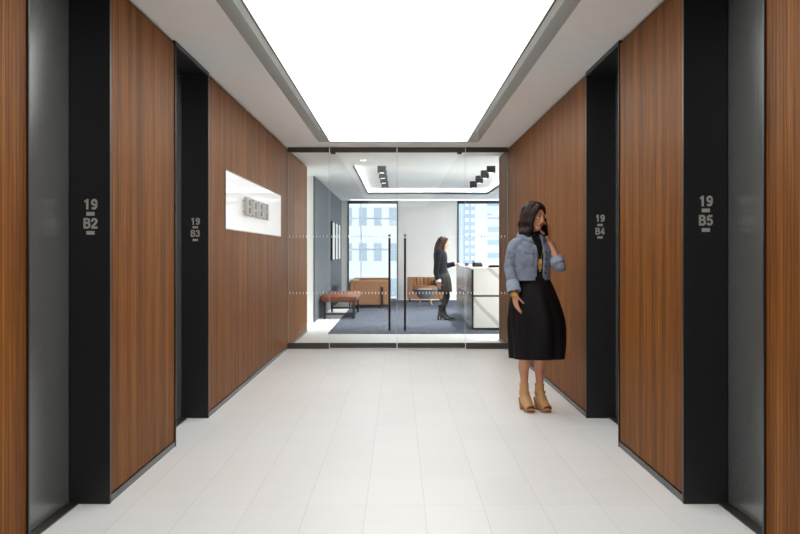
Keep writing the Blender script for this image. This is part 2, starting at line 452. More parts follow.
def glyph_text(name, txt, center, cap, m, parent, M3, sw=.205, adv=.715, depth=.0015):
    bm = bmesh.new(); wtot = adv*(len(txt)-1) + .60
    def P3(x, y, z): return Vector(center) + M3 @ Vector(((x-wtot/2)*cap, (y-.5)*cap, z))
    def prism(pts):
        lo = [bm.verts.new(P3(x, y, 0)) for x, y in pts]; hi = [bm.verts.new(P3(x, y, depth)) for x, y in pts]
        bm.faces.new(lo); bm.faces.new(hi)
        for i in range(len(pts)): bm.faces.new((lo[i], lo[(i+1) % len(pts)], hi[(i+1) % len(pts)], hi[i]))
    for ci, ch in enumerate(txt):
        ox = ci*adv
        for st in STROKES[ch]:
            L_, Rr = [], []
            for i, (x, y) in enumerate(st):
                closed = st[0] == st[-1] or (abs(st[0][0]-st[-1][0]) < 1e-6 and abs(st[0][1]-st[-1][1]) < 1e-6)
                a = st[i-1] if i else (st[-2] if closed else st[0]); b = st[i+1] if i < len(st)-1 else (st[1] if closed else st[-1])
                dx, dy = b[0]-a[0], b[1]-a[1]; l = math.hypot(dx, dy) or 1
                nx, ny = -dy/l*sw/2, dx/l*sw/2
                L_.append((ox+x+nx, y+ny)); Rr.append((ox+x-nx, y-ny))
            for i in range(len(st)-1): prism([L_[i], Rr[i], Rr[i+1], L_[i+1]])
    return build(name, bm, m, parent)

M_front = Matrix(((1,0,0),(0,0,-1),(0,1,0)))   # right=+X, up=+Z, out=-Y

LIFTS = [(-1, 0, 'B2', 'left, nearest the camera'), (-1, 1, 'B3', 'far end of the left wall'), (1, 1, 'B4', 'beside the woman'), (1, 0, 'B5', 'right')]
for n, (s, pi, code, where) in enumerate(LIFTS):
    y0, y1 = PORT[pi]
    fx = FL if s < 0 else FR; dx = DL if s < 0 else DR
    d = empty('door_%d' % (n+1), (dx, (y0+y1)/2, 0), kind='structure')
    d['label'] = 'brushed grey lift door in a deep black steel portal, %s side, lift %s' % ('left' if s < 0 else 'right', code)
    xo = s*1.84
    bm = bmesh.new()
    box(bm, min(fx, xo), max(fx, xo), y1, y1+.028, 0, H - .001)
    box(bm, min(fx, xo), max(fx, xo), y0, y0+.016, 0, H - .001)
    box(bm, min(fx, xo), max(fx, xo), y0+.016, y1, H-.034, H - .001)
    build('door_frame', bm, M_black, d, bevel=.0015, seg=1)
    build('door_leaf', B(min(dx, dx+s*.04), max(dx, dx+s*.04), y0+.024, y1-.012, .012, H-.045), M_steel, d)
    build('door_sill', B(min(dx-s*.05, dx+s*.04), max(dx-s*.05, dx+s*.04), y0+.02, y1-.002, 0, .006), M_sill, d)
    # black number panel lettering on the jamb face that looks down the lobby
    if pi == 0:
        cx = (90.5-398.5)*y1/1000 if s < 0 else (705.8-398.5)*y1/1000
        zz = [(252.5-204.2), (252.5-213.8), (252.5-223.3), (252.5-232.8)] if s < 0 else [(252.5-201), (252.5-210.4), (252.5-220.3), (252.5-230)]
        cap, bw, bh = .0545, .042, .019
        zz = [1.3 + z*y1/1000 for z in zz]
    else:
        cx = (195.3-398.5)*y1/1000 if s < 0 else (600-398.5)*y1/1000
        zz = [(252.5-y) for y in ((221.3, 227.3, 233.4, 240) if s < 0 else (218.2, 225, 231.2, 237.4))]
        cap, bw, bh = .0545, .042, .017
        zz = [1.3 + z*y1/1000 for z in zz]
    sg = empty('lift_sign', (cx, y1, zz[3]), 'pale grey 19 %s lettering on the black jamb of the %s lift, %s side' % (code, 'nearer' if pi == 0 else 'farther', 'left' if s < 0 else 'right'), 'sign', 'lift numbers on the black jambs')
    glyph_text('floor_number', '19', (cx, y1 - .0002, zz[0]), cap, M_letter, sg, M_front)
    glyph_text('lift_number', code, (cx, y1 - .0002, zz[2]), cap, M_letter, sg, M_front)
    for z in (zz[1], zz[3]):
        bm = bmesh.new(); box(bm, cx-bw/2, cx+bw/2, y1-.0015, y1-.0002, z-bh/2, z+bh/2)
        build('braille_plate', bm, M_letter, sg)

# ------------------------------------------------------------------ glass wall
JX = [XL, -.933, -.02, .905, XR]
def frit_row(bm, x0, x1, z, hgt):
    x = x0 + .02
    while x < x1 - .02:
        box(bm, x, x+.011, YG-.0085, YG-.0065, z-hgt/2, z+hgt/2); x += .0455
names = [('window_3', 'fixed clear glass panel at the left of the glass doors'), ('door_5', 'clear glass door leaf on the left with a long black pull bar'),
         ('door_6', 'clear glass door leaf on the right with a long black pull bar'), ('window_4', 'fixed clear glass panel at the right of the glass doors')]
for i, (nm, lb) in enumerate(names):
    x0, x1 = JX[i] + .006, JX[i+1] - .006
    g = empty(nm, ((x0+x1)/2, YG, 0), kind='structure'); g['label'] = lb
    build('pane', B(x0, x1, YG-.006, YG+.006, .07, H-.06), M_glass, g)
    bm = bmesh.new(); box(bm, x0, x0+.002, YG-.0064, YG+.0064, .08, H-.069); box(bm, x1-.002, x1, YG-.0064, YG+.0064, .08, H-.069)
    build('polished_edge', bm, M_edge, g)
    lift = .012 if nm.startswith('door') else .0
    build('bottom_rail', B(x0, x1, YG-.022, YG+.022, lift, .078), M_dark, g, bevel=.002, seg=1)
    build('top_rail', B(x0, x1, YG-.022, YG+.022, H-.068, H-.001), M_dark, g, bevel=.002, seg=1)
    bm = bmesh.new(); frit_row(bm, x0, x1, 1.3+16*.01352, .03); frit_row(bm, x0, x1, 1.3-40.5*.01352, .03)
    build('frit_marks', bm, M_frit, g)
    if nm.startswith('door'):
        hx = (389.5-398.5)*YG/1000 if nm == 'door_5' else (405-398.5)*YG/1000
        bm = bmesh.new()
        for yy in (YG-.06, YG+.06):
            loft(bm, [((hx, yy, .25), .0145, .0145), ((hx, yy, 1.495), .0145, .0145)], n=20)
        for z in (.36, 1.38): cyl(bm, (hx, YG-.06, z), (hx, YG+.06, z), .008)
        build('handle', bm, M_metalb, g, smooth=False)
        bm = bmesh.new(); cyl(bm, (hx, YG-.02, 1.53), (hx, YG+.02, 1.53), .02)
        build('lock', bm, M_sill, g)
        pv = JX[1] + .05 if nm == 'door_5' else JX[3] - .08
        build('pivot_patch', B(pv-.03, pv+.03, YG-.026, YG+.026, H-.09, H-.066), M_dark, g)

# ------------------------------------------------------------------ white logo panel on the left wall
sp = empty('wall_sign', (XL, 10.6, 1.5), 'long white glass panel with grey raised letters on the left wood wall', 'sign')
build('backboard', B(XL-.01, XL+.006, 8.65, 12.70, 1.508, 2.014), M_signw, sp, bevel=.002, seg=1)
bm = bmesh.new()
box(bm, XL-.01, XL+.008, 8.638, 8.65, 1.5, 2.02); box(bm, XL-.01, XL+.008, 12.70, 12.712, 1.5, 2.02)
box(bm, XL-.01, XL+.008, 8.65, 12.70, 1.5, 1.508); box(bm, XL-.01, XL+.008, 8.65, 12.70, 2.014, 2.022)
build('edge_trim', bm, M_sill, sp)
# tall slab letters drawn as strokes (u across 0..1, v up 0..1)
def glyph(bm, y0, y1, strokes, z0=1.66, z1=1.832):
    for (a, b, c, d) in strokes:
        box(bm, XL+.022, XL+.05, y0+(y1-y0)*a, y0+(y1-y0)*c, z0+(z1-z0)*b, z0+(z1-z0)*d)
Bg = [(0,0,.34,1), (.34,.86,.85,1), (.34,.44,.85,.58), (.34,0,.85,.14), (.68,.52,1,.9), (.68,.1,1,.5)]
Ag = [(0,0,.32,.86), (.68,0,1,.86), (.12,.84,.88,1), (.3,.3,.7,.46)]
Hg = [(0,0,.34,1), (.66,0,1,1), (.3,.42,.7,.58)]
ly = 9.56; lw = (11.2-9.56-.09)/4
for i, g_ in enumerate((Bg, Ag, Bg, Hg)):
    bm = bmesh.new(); glyph(bm, ly + i*(lw+.03), ly + i*(lw+.03) + lw, g_)
    lt = build('letter', bm, M_signl, sp)
    for z in (1.69, 1.80):
        bm = bmesh.new(); cyl(bm, (XL+.004, ly+i*(lw+.03)+.04, z), (XL+.024, ly+i*(lw+.03)+.04, z), .006, n=8)
        build('standoff', bm, M_sill, lt)

# ------------------------------------------------------------------ reception contents
o = build('carpet', B(-1.13, 5.5, 15.95, YB-.35, 0.0005, .008), M_carpet)
tag(o, 'blue grey streaked carpet covering the reception floor', 'carpet')

# cube spotlights
def spot_cube(x, y, z, label):
    t = empty('ceiling_spotlight', (x, y, z), label, 'ceiling light', 'black cube spotlights in the reception ceiling')
    s = .073
    build('housing', B(x-s, x+s, y-s, y+s, z-s, z+s), M_lamp, t, bevel=.004, seg=1)
    bm = bmesh.new(); cyl(bm, (x, y, z-s-.002), (x, y, z-s+.004), .042)
    build('lens', bm, M_led, t)
    bm = bmesh.new(); cyl(bm, (x, y, z+s-.002), (x, y, H+.136), .03)
    build('stem', bm, M_lamp, t)
    l = bpy.data.lights.new('spot', 'SPOT'); l.energy = 330; l.spot_size = R(95); l.spot_blend = .8; l.shadow_soft_size = .05; l.color = (1, .97, .93)
    lo = bpy.data.objects.new('lamp', l); lo.location = (x, y, z-s-.01); C.objects.link(lo)
    lo.parent = t; lo.matrix_parent_inverse = t.matrix_world.inverted()
order = ['nearest', 'second nearest', 'second farthest', 'farthest']
for i, y in enumerate((17.68, 18.97, 20.27, 21.86)):
    spot_cube(1.635, y, 2.78, 'black cube ceiling spotlight, %s of the four above the reception desk' % order[i])
    spot_cube(-.297, y, 2.78, 'black cube ceiling spotlight, %s of the four in the left row' % order[i])

t = empty('recessed_downlight', (-.545, 15.35, H-.006), 'small round recessed downlight in the ceiling just behind the glass doors', 'ceiling light')
bm = bmesh.new(); loft(bm, [((-.545, 15.35, H-.005), .06, .06), ((-.545, 15.35, H-.0005), .065, .065)], n=24); build('trim_ring', bm, M_white, t)
bm = bmesh.new(); loft(bm, [((-.545, 15.35, H-.009), .04, .04), ((-.545, 15.35, H-.005), .045, .045)], n=24); build('lens', bm, M_led, t)
# wall art
for i, (y, w) in enumerate(((23.0, .93), (24.15, .93), (25.3, .93))):
    t = empty('wall_art', (-1.565, y, 1.13), 'tall narrow framed panel on the blue wall, %s of three' % ['nearest', 'middle', 'farthest'][i], 'picture', 'framed panels on the blue wall')
    bm = bmesh.new()
    box(bm, -1.565, -1.515, y, y+.02, 1.12, 2.02); box(bm, -1.565, -1.515, y+w-.02, y+w, 1.12, 2.02)
    box(bm, -1.565, -1.515, y, y+w, 1.12, 1.14); box(bm, -1.565, -1.515, y, y+w, 2.0, 2.02)
    build('picture_frame', bm, M_metalb, t)
    build('picture_panel', B(-1.565, -1.522, y+.02, y+w-.02, 1.14, 2.0), M_frit, t)

# reception desk
DX0, DX1, DY0, DY1, DZ = 1.222, 2.35, 16.67, 21.1, 1.047
t = empty('reception_desk', (1.8, 18.9, 0), 'long white reception desk with marble front panels and black edges', 'reception desk')
build('plinth', B(DX0+.04, DX1-.04, DY0+.04, DY1-.04, .009, .045), M_metalb, t)
zs = .575
build('upper_front_panel', B(DX0+.03, DX1, DY0, DY0+.03, zs+.015, DZ-.03), M_marble, t)
build('lower_front_panel', B(DX0+.03, DX1, DY0, DY0+.03, .045, zs-.015), M_marble, t)
n = 4; L_ = (DY1-DY0-.04)/n
for k in range(n):
    a = DY0+.035+k*L_
    build('side_panel', B(DX0, DX0+.03, a, a+L_-.012, zs+.015, DZ-.03), M_desk_side, t)
    build('side_panel', B(DX0, DX0+.03, a, a+L_-.012, .045, zs-.015), M_desk_side, t)
bm = bmesh.new()
box(bm, DX0-.002, DX0+.03, DY0-.002, DY0+.035, .02, DZ-.028)
box(bm, DX0+.004, DX0+.03, DY0+.03, DY1, zs-.02, zs+.02); box(bm, DX0+.03, DX1, DY0+.004, DY0+.03, zs-.02, zs+.02)
box(bm, DX0+.01, DX1-.01, DY0+.028, DY1-.01, .04, .05)
box(bm, DX0+.02, DX0+.05, DY0+.03, DY1, .045, DZ-.03)
build('black_edge_trim', bm, M_metalb, t)
build('desk_body', B(DX0+.05, DX1-.05, DY0+.03, DY1-.02, .045, DZ-.03), M_desk_side, t)
build('worktop', B(DX0-.01, DX1+.01, DY0-.01, DY1+.01, DZ-.03, DZ), M_marble, t, bevel=.003, seg=1)

# desk phone on the worktop
px, py = 1.40, 17.75
t = empty('desk_telephone', (px, py, DZ), 'small black desk telephone on the white reception desk', 'telephone')
bm = bmesh.new(); v = box(bm, px-.09, px+.09, py-.09, py+.09, DZ, DZ+.03)
for q in v:
    if q.co.z > DZ+.02 and q.co.y > py: q.co.z += .045
build('base', bm, M_phone, t, bevel=.006)
bm = bmesh.new(); loft(bm, catmull([((px-.06, py-.09, DZ+.055), .022, .018), ((px-.06, py-.04, DZ+.082), .013, .012), ((px-.06, py+.05, DZ+.10), .013, .012), ((px-.06, py+.10, DZ+.095), .022, .018)]), n=12)
build('handset', bm, M_phone, t, smooth=True)
bm = bmesh.new()
for i in range(3):
    for j in range(4): box(bm, px-.015+i*.03, px+.005+i*.03, py-.07+j*.028, py-.05+j*.028, DZ+.03+j*.012, DZ+.04+j*.012)
build('keypad', bm, M_frame, t)
px, py = 1.37, 18.6
t = empty('tape_dispenser', (px, py, DZ), 'small dark cup with two compartments on the reception desk behind the telephone', 'desk cup')
bm = bmesh.new(); loft(bm, [((px-.1, py, DZ), .035, .035), ((px-.1, py, DZ+.06), .036, .036), ((px-.1, py, DZ+.06), .030, .030), ((px-.1, py, DZ+.01), .030, .030)], n=18)
t.name = 'desk_cup'; t['label'] = 'small dark round cup on the reception desk left of the telephone'
build('cup_body', bm, M_frame, t)
t = empty('document_tray', (1.72, 17.2, DZ), 'low flat black tray on the front right of the reception desk', 'tray')
bm = bmesh.new(); box(bm, 1.55, 1.95, 17.0, 17.35, DZ, DZ+.008)
for a in ((1.55,1.56,17.0,17.35), (1.94,1.95,17.0,17.35), (1.55,1.95,17.0,17.01), (1.55,1.95,17.34,17.35)): box(bm, *a, DZ, DZ+.035)
build('tray_body', bm, M_phone, t)
build('paper', B(1.57, 1.9, 17.03, 17.3, DZ+.008, DZ+.016), M_whitecloth, t)

# bench
bx0, bx1, by0, by1 = (320.4-398.5)*.01955, (355.5-398.5)*.01955, 19.5, 21.8
t = empty('bench', ((bx0+bx1)/2, 20.6, 0), 'rust brown leather bench on slim black metal legs beside the blue wall', 'bench')
bx0 = max(bx0, -1.55); bx1 += .03
bm = bmesh.new(); box(bm, bx0, bx1, by0, by1, .33, .46)
bmesh.ops.bevel(bm, geom=bm.edges[:], offset=.045, segments=5, affect='EDGES', profile=.5)
build('seat_cushion', bm, M_rust, t, smooth=True)
for k in range(1, 4): build('seam', B(bx0+.03, bx1-.03, by0+(by1-by0)*k/4-.004, by0+(by1-by0)*k/4+.004, .456, .463), M_seam, t)
for lx in (bx0+.06, bx1-.09):
    for ly_ in (by0+.05, by1-.09):
        build('leg', B(lx, lx+.04, ly_, ly_+.04, 0.0 if lx < -1.2 else .0085, .335), M_metalb, t)
bm = bmesh.new()
for ly_ in (by0+.05, by1-.09): box(bm, bx0+.10, bx1-.09, ly_+.005, ly_+.035, .08, .115)
for lx in (bx0+.06, bx1-.09): box(bm, lx+.005, lx+.035, by0+.09, by1-.09, .30, .332)
build('stretcher', bm, M_metalb, t)

# box sofa seen from its arm
def box_sofa(x0, x1, y0, y1, facing, label, name, ch, zt=.645):
    t = empty(name, ((x0+x1)/2, (y0+y1)/2, 0.009), label, 'sofa' if name == 'sofa' else 'armchair')
    th = .13
    if facing == 'x':     # back on the left, arms at both y ends
        back = (x0, x0+th, y0, y1); arms = [(x0+th, x1, y0, y0+.3), (x0+th, x1, y1-th, y1)]; seat = (x0+th, x1-.01, y0+th, y1-th)
    else:                 # faces -y, back at y1
        back = (x0, x1, y1-th, y1); arms = [(x0, x0+th, y0, y1-th), (x1-th, x1, y0, y1-th)]; seat = (x0+th, x1-th, y0+.01, y1-th)
    build('backrest', B(*back, .08, zt), M_leather, t, bevel=.02, seg=3)
    for a in arms: build('armrest', B(*a, .08, zt), M_leather, t, bevel=.02, seg=3)
    build('base', B(seat[0], seat[1], seat[2], seat[3], .08, .26), M_leather, t, bevel=.01)
    bm = bmesh.new(); box(bm, seat[0], seat[1], seat[2], seat[3], .26, .42)
    bmesh.ops.bevel(bm, geom=bm.edges[:], offset=.03, segments=3, affect='EDGES')
    build('seat_cushion', bm, M_leather, t, smooth=True)
    # channel stitched inner back
    if ch:
        bm = bmesh.new(); w = (seat[1]-seat[0])/ch if facing != 'x' else (seat[3]-seat[2])/ch
        for k in range(ch):
            if facing != 'x':
                c = seat[0]+w*(k+.5); loft(bm, [((c, y1-th+.005, .40), w*.5, .035), ((c, y1-th+.005, zt-.02), w*.5, .035)], n=12)
            else:
                c = seat[2]+w*(k+.5); loft(bm, [((x0+th-.005, c, .40), .035, w*.5), ((x0+th-.005, c, zt-.02), .035, w*.5)], n=12)
        build('back_channels', bm, M_leather, t, smooth=False)
    for lx in (x0+.04, x1-.08):
        for ly_ in (y0+.04, y1-.08):
            build('leg', B(lx, lx+.04, ly_, ly_+.04, .009, .085), M_metalb, t)
    return t
sf = box_sofa(-1.15, -.20, 23.3, 26.1, 'x', 'long tan leather box sofa seen end on, under the left window', 'sofa', 8)
build('strap_leg', B(-.415, -.355, 23.27, 23.30, .009, .50), M_metalb, sf)
build('strap_leg', B(-1.152, -1.13, 23.28, 23.30, .009, .60), M_metalb, sf)
box_sofa(.235, 1.18, 26.1, 26.95, 'y', 'tan leather channel-back armchair against the far white wall', 'armchair', 7)

# round coffee table
cx, cy = .66, 24.55
t = empty('coffee_table', (cx, cy, .009), 'small round grey coffee table on pale splayed wooden legs', 'coffee table')
bm = bmesh.new()
loft(bm, [((cx, cy, .17), .12, .12), ((cx, cy, .22), .19, .19), ((cx, cy, .30), .25, .25), ((cx, cy, .37), .285, .285), ((cx, cy, .375), .27, .27), ((cx, cy, .36), .26, .26)], n=36)
build('bowl', bm, M_shell, t, smooth=True)
bm = bmesh.new(); loft(bm, [((cx, cy, .376), .335, .335), ((cx, cy, .396), .335, .335)], n=40); build('tabletop', bm, M_frame, t, bevel=.003)
for a in (35, 145, 215, 325):
    bm = bmesh.new(); ca, sa = math.cos(R(a)), math.sin(R(a))
    loft(bm, [((cx+ca*.10, cy+sa*.10, .20), .022, .022), ((cx+ca*.20, cy+sa*.20, .019), .014, .014)], n=12)
    build('leg', bm, M_tablewood, t, smooth=True)
t = empty('magazine', (cx, cy, .396), 'open white magazine lying on the round coffee table', 'magazine')
bm = bmesh.new(); box(bm, cx-.16, cx, cy-.1, cy+.1, .397, .407); box(bm, cx+.001, cx+.16, cy-.1, cy+.1, .397, .405); build('pages', bm, M_whitecloth, t, bevel=.003)

# ------------------------------------------------------------------ city outside
def tower(name, label, x0, x1, y, d, zlo, zhi, colw, rowh, win, m, mw, off=(0, 0), zlo_seen=-8, zhi_seen=20, xs=(-999, 999)):
    t = empty(name, ((x0+x1)/2, y+d/2, zlo), label, 'building', 'buildings outside the reception windows')
    build('facade', B(x0, x1, y, y+d, zlo, zhi), m, t)
    z = zlo + off[1]; first = None
    while z + rowh < min(zhi, zhi_seen):
        x = x0 + colw*.2 + off[0]
        while x + colw*win[0] < x1:
            if z > zlo_seen and x + colw*win[0] > xs[0] and x < xs[1]:
                if first is None:
                    first = build('window', B(0, colw*win[0], 0, .3, 0, rowh*win[1]), mw, None); o_ = first
                else:
                    o_ = first.copy(); C.objects.link(o_)
                o_.parent = t; o_.location = Vector((x, y-.1, z)) - t.location
            x += colw
        z += rowh
    bm = bmesh.new(); box(bm, x0-.4, x1+.4, y-.4, y+d+.4, zhi, zhi+1.2); build('parapet', bm, m, t)
def fx(px, Y): return (px-398.5)*Y/1000
tower('office_building', 'pale stone office building with blue grey windows outside the left window', fx(310, 130), fx(455, 130), 130, 25, -70, 34, 1.95, 4.6, (.5, .5), M_bld, M_bwin, off=(.15, 1.2), xs=(fx(340, 130), fx(402, 130)), zhi_seen=12)
tower('office_building', 'pale blue tower with a grid of bright windows outside the right window', fx(464, 300), fx(485.5, 300), 300, 30, -70, 60, 1.75, 2.3, (.6, .5), M_bld2, M_bwinw, zhi_seen=20)
tower('office_building', 'smooth light tower behind the gridded tower, outside the right window', fx(440, 330), fx(470, 330), 332, 30, -70, 70, 2.2, 12, (.3, .9), M_bld2, M_bld)
tower('office_building', 'white office block with long bands of glass right of the gridded tower', fx(486.5, 200), fx(600, 200), 200, 30, -70, 45, 22, 2.6, (.9, .4), M_bld, M_bld2, zhi_seen=14, off=(-4.2, 0))

# ------------------------------------------------------------------ people
def TF(M, pts):
    return [(M @ Vector(p[0]), p[1], p[2]) for p in pts]

def finger(bm, base, d, curl_axis, lens, r, curls):
    p = Vector(base); d = Vector(d).normalized(); pts = [(p.copy(), r*1.1, r*1.1)]
    p0 = p - d*.02; pts.insert(0, (p0, r*1.1, r*1.1))
    for L1, c in zip(lens, curls):
        d = Matrix.Rotation(c, 3, curl_axis) @ d
        p = p + d*L1; r *= .93
        pts.append((p.copy(), r, r))
    pts.append((p + d*r*.7, r*.5, r*.5))
    loft(bm, pts, hint=curl_axis, n=10)

def hand(bm, wrist, d, palm, side, curl=.3, scale=1.0, thumb_open=.6):
    """d: direction of the fingers, palm: normal the palm faces, side: +1/-1 thumb on the (d x palm) side"""
    wrist = Vector(wrist); d = Vector(d).normalized(); palm = Vector(palm); palm = (palm - d*palm.dot(d)).normalized()
    s = d.cross(palm).normalized()*side           # towards the thumb
    k = scale
    loft(bm, [(wrist - d*.03, .026*k, .019*k), (wrist, .026*k, .018*k), (wrist + d*.03*k, .034*k, .016*k), (wrist + d*.07*k, .040*k, .014*k), (wrist + d*.092*k, .038*k, .011*k)], hint=s, n=14)
    ax = d.cross(palm)                             # curling about this turns d towards palm
    offs = [.028, .0095, -.0095, -.027]; L = [(.038,.024,.02), (.043,.027,.022), (.040,.025,.021), (.031,.019,.018)]
    for i, (o, l) in enumerate(zip(offs, L)):
        b = wrist + d*(.09 - .004*abs(i-1.2))*k + s*o*k
        c = curl*(1 + .15*i)
        finger(bm, b, (d + s*o*1.2), ax, [x*k for x in l], .0083*k, [c, c, c*.7])
    tb = wrist + d*.028*k + s*.026*k + palm*.004
    td = (d*.75 + s*thumb_open + palm*.35).normalized()
    finger(bm, tb, td, ax, [.036*k, .028*k, .02*k], .0105*k, [.1, curl*.5, curl*.4])

def head(bm, M, k=1.0):
    """adds head volumes, face looks along local -Y"""
    R3 = M.to_3x3()
    def E(c, r, rot=None):
        ell(bm, M @ (Vector(c)*k), [x*k for x in r], (R3 @ rot) if rot else R3)
    E((0, .018, .034), (.072, .090, .078))
    E((0, -.022, .005), (.064, .066, .080))
    E((0, -.034, -.045), (.052, .052, .055))
    E((0, -.058, -.083), (.026, .026, .022))
    for s in (-1, 1):
        E((s*.036, -.052, -.028), (.024, .028, .026))            # cheek
        E((s*.040, -.010, -.066), (.016, .040, .020))            # jaw
        E((s*.029, -.074, .023), (.024, .012, .008))             # brow ridge
        E((s*.073, .014, -.006), (.009, .018, .030))             # ear
    loft(bm, [(M @ (Vector((0, -.082, .020))*k), .008*k, .010*k), (M @ (Vector((0, -.093, -.004))*k), .0095*k, .012*k), (M @ (Vector((0, -.100, -.024))*k), .0135*k, .012*k), (M @ (Vector((0, -.086, -.034))*k), .012*k, .008*k)], hint=R3 @ Vector((1,0,0)), n=10)
    E((0, -.083, -.054), (.022, .012, .013))

def face_parts(M, par, k=1.0):
    R3 = M.to_3x3()
    for s in (-1, 1):
        bm = bmesh.new(); ell(bm, M @ (Vector((s*.029, -.0755, .006))*k), (.0135*k, .009*k, .0062*k), R3, 14, 10); e = build('eye', bm, M_eyew, par, smooth=True)
        bm = bmesh.new(); ell(bm, M @ (Vector((s*.029, -.0815, .0062))*k), (.0062*k, .0042*k, .0060*k), R3, 12, 8); build('iris', bm, M_eye, e, smooth=True)
        bm = bmesh.new(); loft(bm, [(M @ (Vector((s*.014, -.0860, .0295))*k), .002, .003), (M @ (Vector((s*.030, -.0850, .032))*k), .002, .003), (M @ (Vector((s*.046, -.0735, .026))*k), .002, .002)], n=8)
        build('eyebrow', bm, M_hair if par.get('dark') else M_hair2, par, smooth=True)
        bm = bmesh.new(); loft(bm, [(M @ (Vector((s*.016, -.0815, .010))*k), .0015, .0015), (M @ (Vector((s*.029, -.0855, .0135))*k), .0022, .0022), (M @ (Vector((s*.044, -.074, .010))*k), .0016, .0016)], n=8)
        build('eyelashes', bm, M_eye, par, smooth=True)
    bm = bmesh.new()
    ell(bm, M @ (Vector((0, -.0935, -.0505))*k), (.021*k, .006*k, .0048*k), R3, 14, 8)
    ell(bm, M @ (Vector((0, -.0930, -.0590))*k), (.018*k, .006*k, .0056*k), R3, 14, 8)
    build('lips', bm, M_lip, par, smooth=True)

def shell(name, rings, M, m, par, gap=None, n=48, solid=.008, fold=None):
    """rings: (z, cx, cy, rx, ry) in local frame. gap(z)->(left,right) x-limits of a front opening or None"""
    bm = bmesh.new(); rows = []
    for (z, cx, cy, rx, ry) in rings:
        row = []
        if gap and gap(z):
            a, b = gap(z)
            t0 = math.asin(max(-1, min(1, (b-cx)/rx))); t1 = math.asin(max(-1, min(1, (a-cx)/rx))) + 2*PI
            ths = [t0 + (t1-t0)*i/(n-1) for i in range(n)]
        else:
            ths = [2*PI*i/n for i in range(n)]
        for i, th in enumerate(ths):
            f = fold(th, z) if fold else 1
            row.append(bm.verts.new(M @ Vector((cx + math.sin(th)*rx*f, cy - math.cos(th)*ry*f, z))))
        rows.append(row)
    for i in range(len(rows)-1):
        for k in range(n if not gap else n-1):
            bm.faces.new((rows[i][k], rows[i][(k+1)%n], rows[i+1][(k+1)%n], rows[i+1][k]))
    return build(name, bm, m, par, smooth=True, solid=solid)

def interp(rings, n):
    out = []
    for i in range(len(rings)-1):
        for s in range(n):
            p0 = rings[max(0, i-1)]; p1 = rings[i]; p2 = rings[i+1]; p3 = rings[min(len(rings)-1, i+2)]; t = s/n
            out.append(tuple(0.5*((2*b) + (-a+c)*t + (2*a-5*b+4*c-d)*t*t + (-a+3*b-3*c+d)*t**3) for a, b, c, d in zip(p0, p1, p2, p3)))
    out.append(rings[-1]); return out

def sleeve(name, pts, m, par, seed=0, hint=(1, 0, 0), amp=.05, solid=.006, sub=7):
    bm = bmesh.new(); P = catmull([(Vector(p[0]), p[1], p[2]) for p in pts], sub)
    n = 28
    def wr(i, k):
        p = P[i][0]
        v = Vector((math.cos(2*PI*k/n)*1.2, math.sin(2*PI*k/n)*1.2, i*.42 + seed*7.3))
        return 1 + amp*noise.noise(v*1.3)*1.6 + amp*.5*math.sin(i*1.9 + 1.3*math.sin(2*PI*k/n + seed))
    loft(bm, P, hint=hint, n=n, cap=False, wr=wr)
    return build(name, bm, m, par, smooth=True, solid=solid)

# ---------- woman on the phone
X0, Y0 = (533-398.5)*.00815, 8.17
def W(px, py, d=0.0):            # place by height and side at the woman's own distance
    k = .00815
    return Vector((X0 + (px-533)*k, Y0 + d, 1.3 - (py-252.5)*k))
wo = empty('person', (X0, Y0, 0), 'woman in pale denim jacket and black skirt, talking on a phone by the right wall', 'person'); wo['dark'] = 1
T = Matrix.Translation((X0 - .012, Y0 + .005, 0)) @ Matrix.Rotation(R(24), 4, 'Z')
HD = Matrix.Translation(W(534.6, 217.0, -.015)) @ Matrix.Rotation(R(36), 4, 'Z') @ Matrix.Rotation(R(8), 4, 'X') @ Matrix.Rotation(R(4), 4, 'Y')
sR, eR, wR = T @ Vector((-.156, .0, 1.362)), W(509.3, 267, -.05), W(512.8, 292, -.125)
sL, eL, wL = T @ Vector((.156, .0, 1.362)), W(558.5, 266, -.07), W(549.3, 241.5, .010)
bm = bmesh.new()
head(bm, HD, 1.0)
loft(bm, catmull([(T @ Vector((0, .02, 1.30)), .09, .08), (T @ Vector((0, .02, 1.40)), .075, .062), (T @ Vector((.0, .01, 1.45)), .052, .055), (W(533.6, 226, .015), .050, .052), (W(534.3, 218, .01), .05, .055)]), n=18)
# torso, hips
loft(bm, catmull([(T @ Vector((0, .01, .82)), .15, .11), (T @ Vector((0, .01, .95)), .145, .11), (T @ Vector((0, 0, 1.06)), .105, .078), (T @ Vector((0, 0, 1.12)), .105, .08), (T @ Vector((0, 0, 1.22)), .135, .10), (T @ Vector((0, 0, 1.34)), .15, .10), (T @ Vector((0, .01, 1.40)), .10, .075)]), hint=T.to_3x3() @ Vector((1, 0, 0)), n=24)
# arms
loft(bm, catmull([(sR, .046, .046), (sR.lerp(eR, .5), .040, .040), (eR, .033, .034), (eR.lerp(wR, .35), .034, .036), (eR.lerp(wR, .8), .025, .027), (wR, .022, .026)]), n=16)
loft(bm, catmull([(sL, .046, .046), (sL.lerp(eL, .5), .040, .040), (eL, .031, .032), (eL.lerp(wL, .35), .034, .034), (eL.lerp(wL, .8), .026, .025), (wL, .024, .022)]), n=16)
hand(bm, wR + Vector((0, 0, -.0)), (wR-eR).normalized()*.4 + Vector((.10, -.02, -.95)), Vector((.93, .35, 0)), 1, curl=.20, scale=1.0, thumb_open=.12)
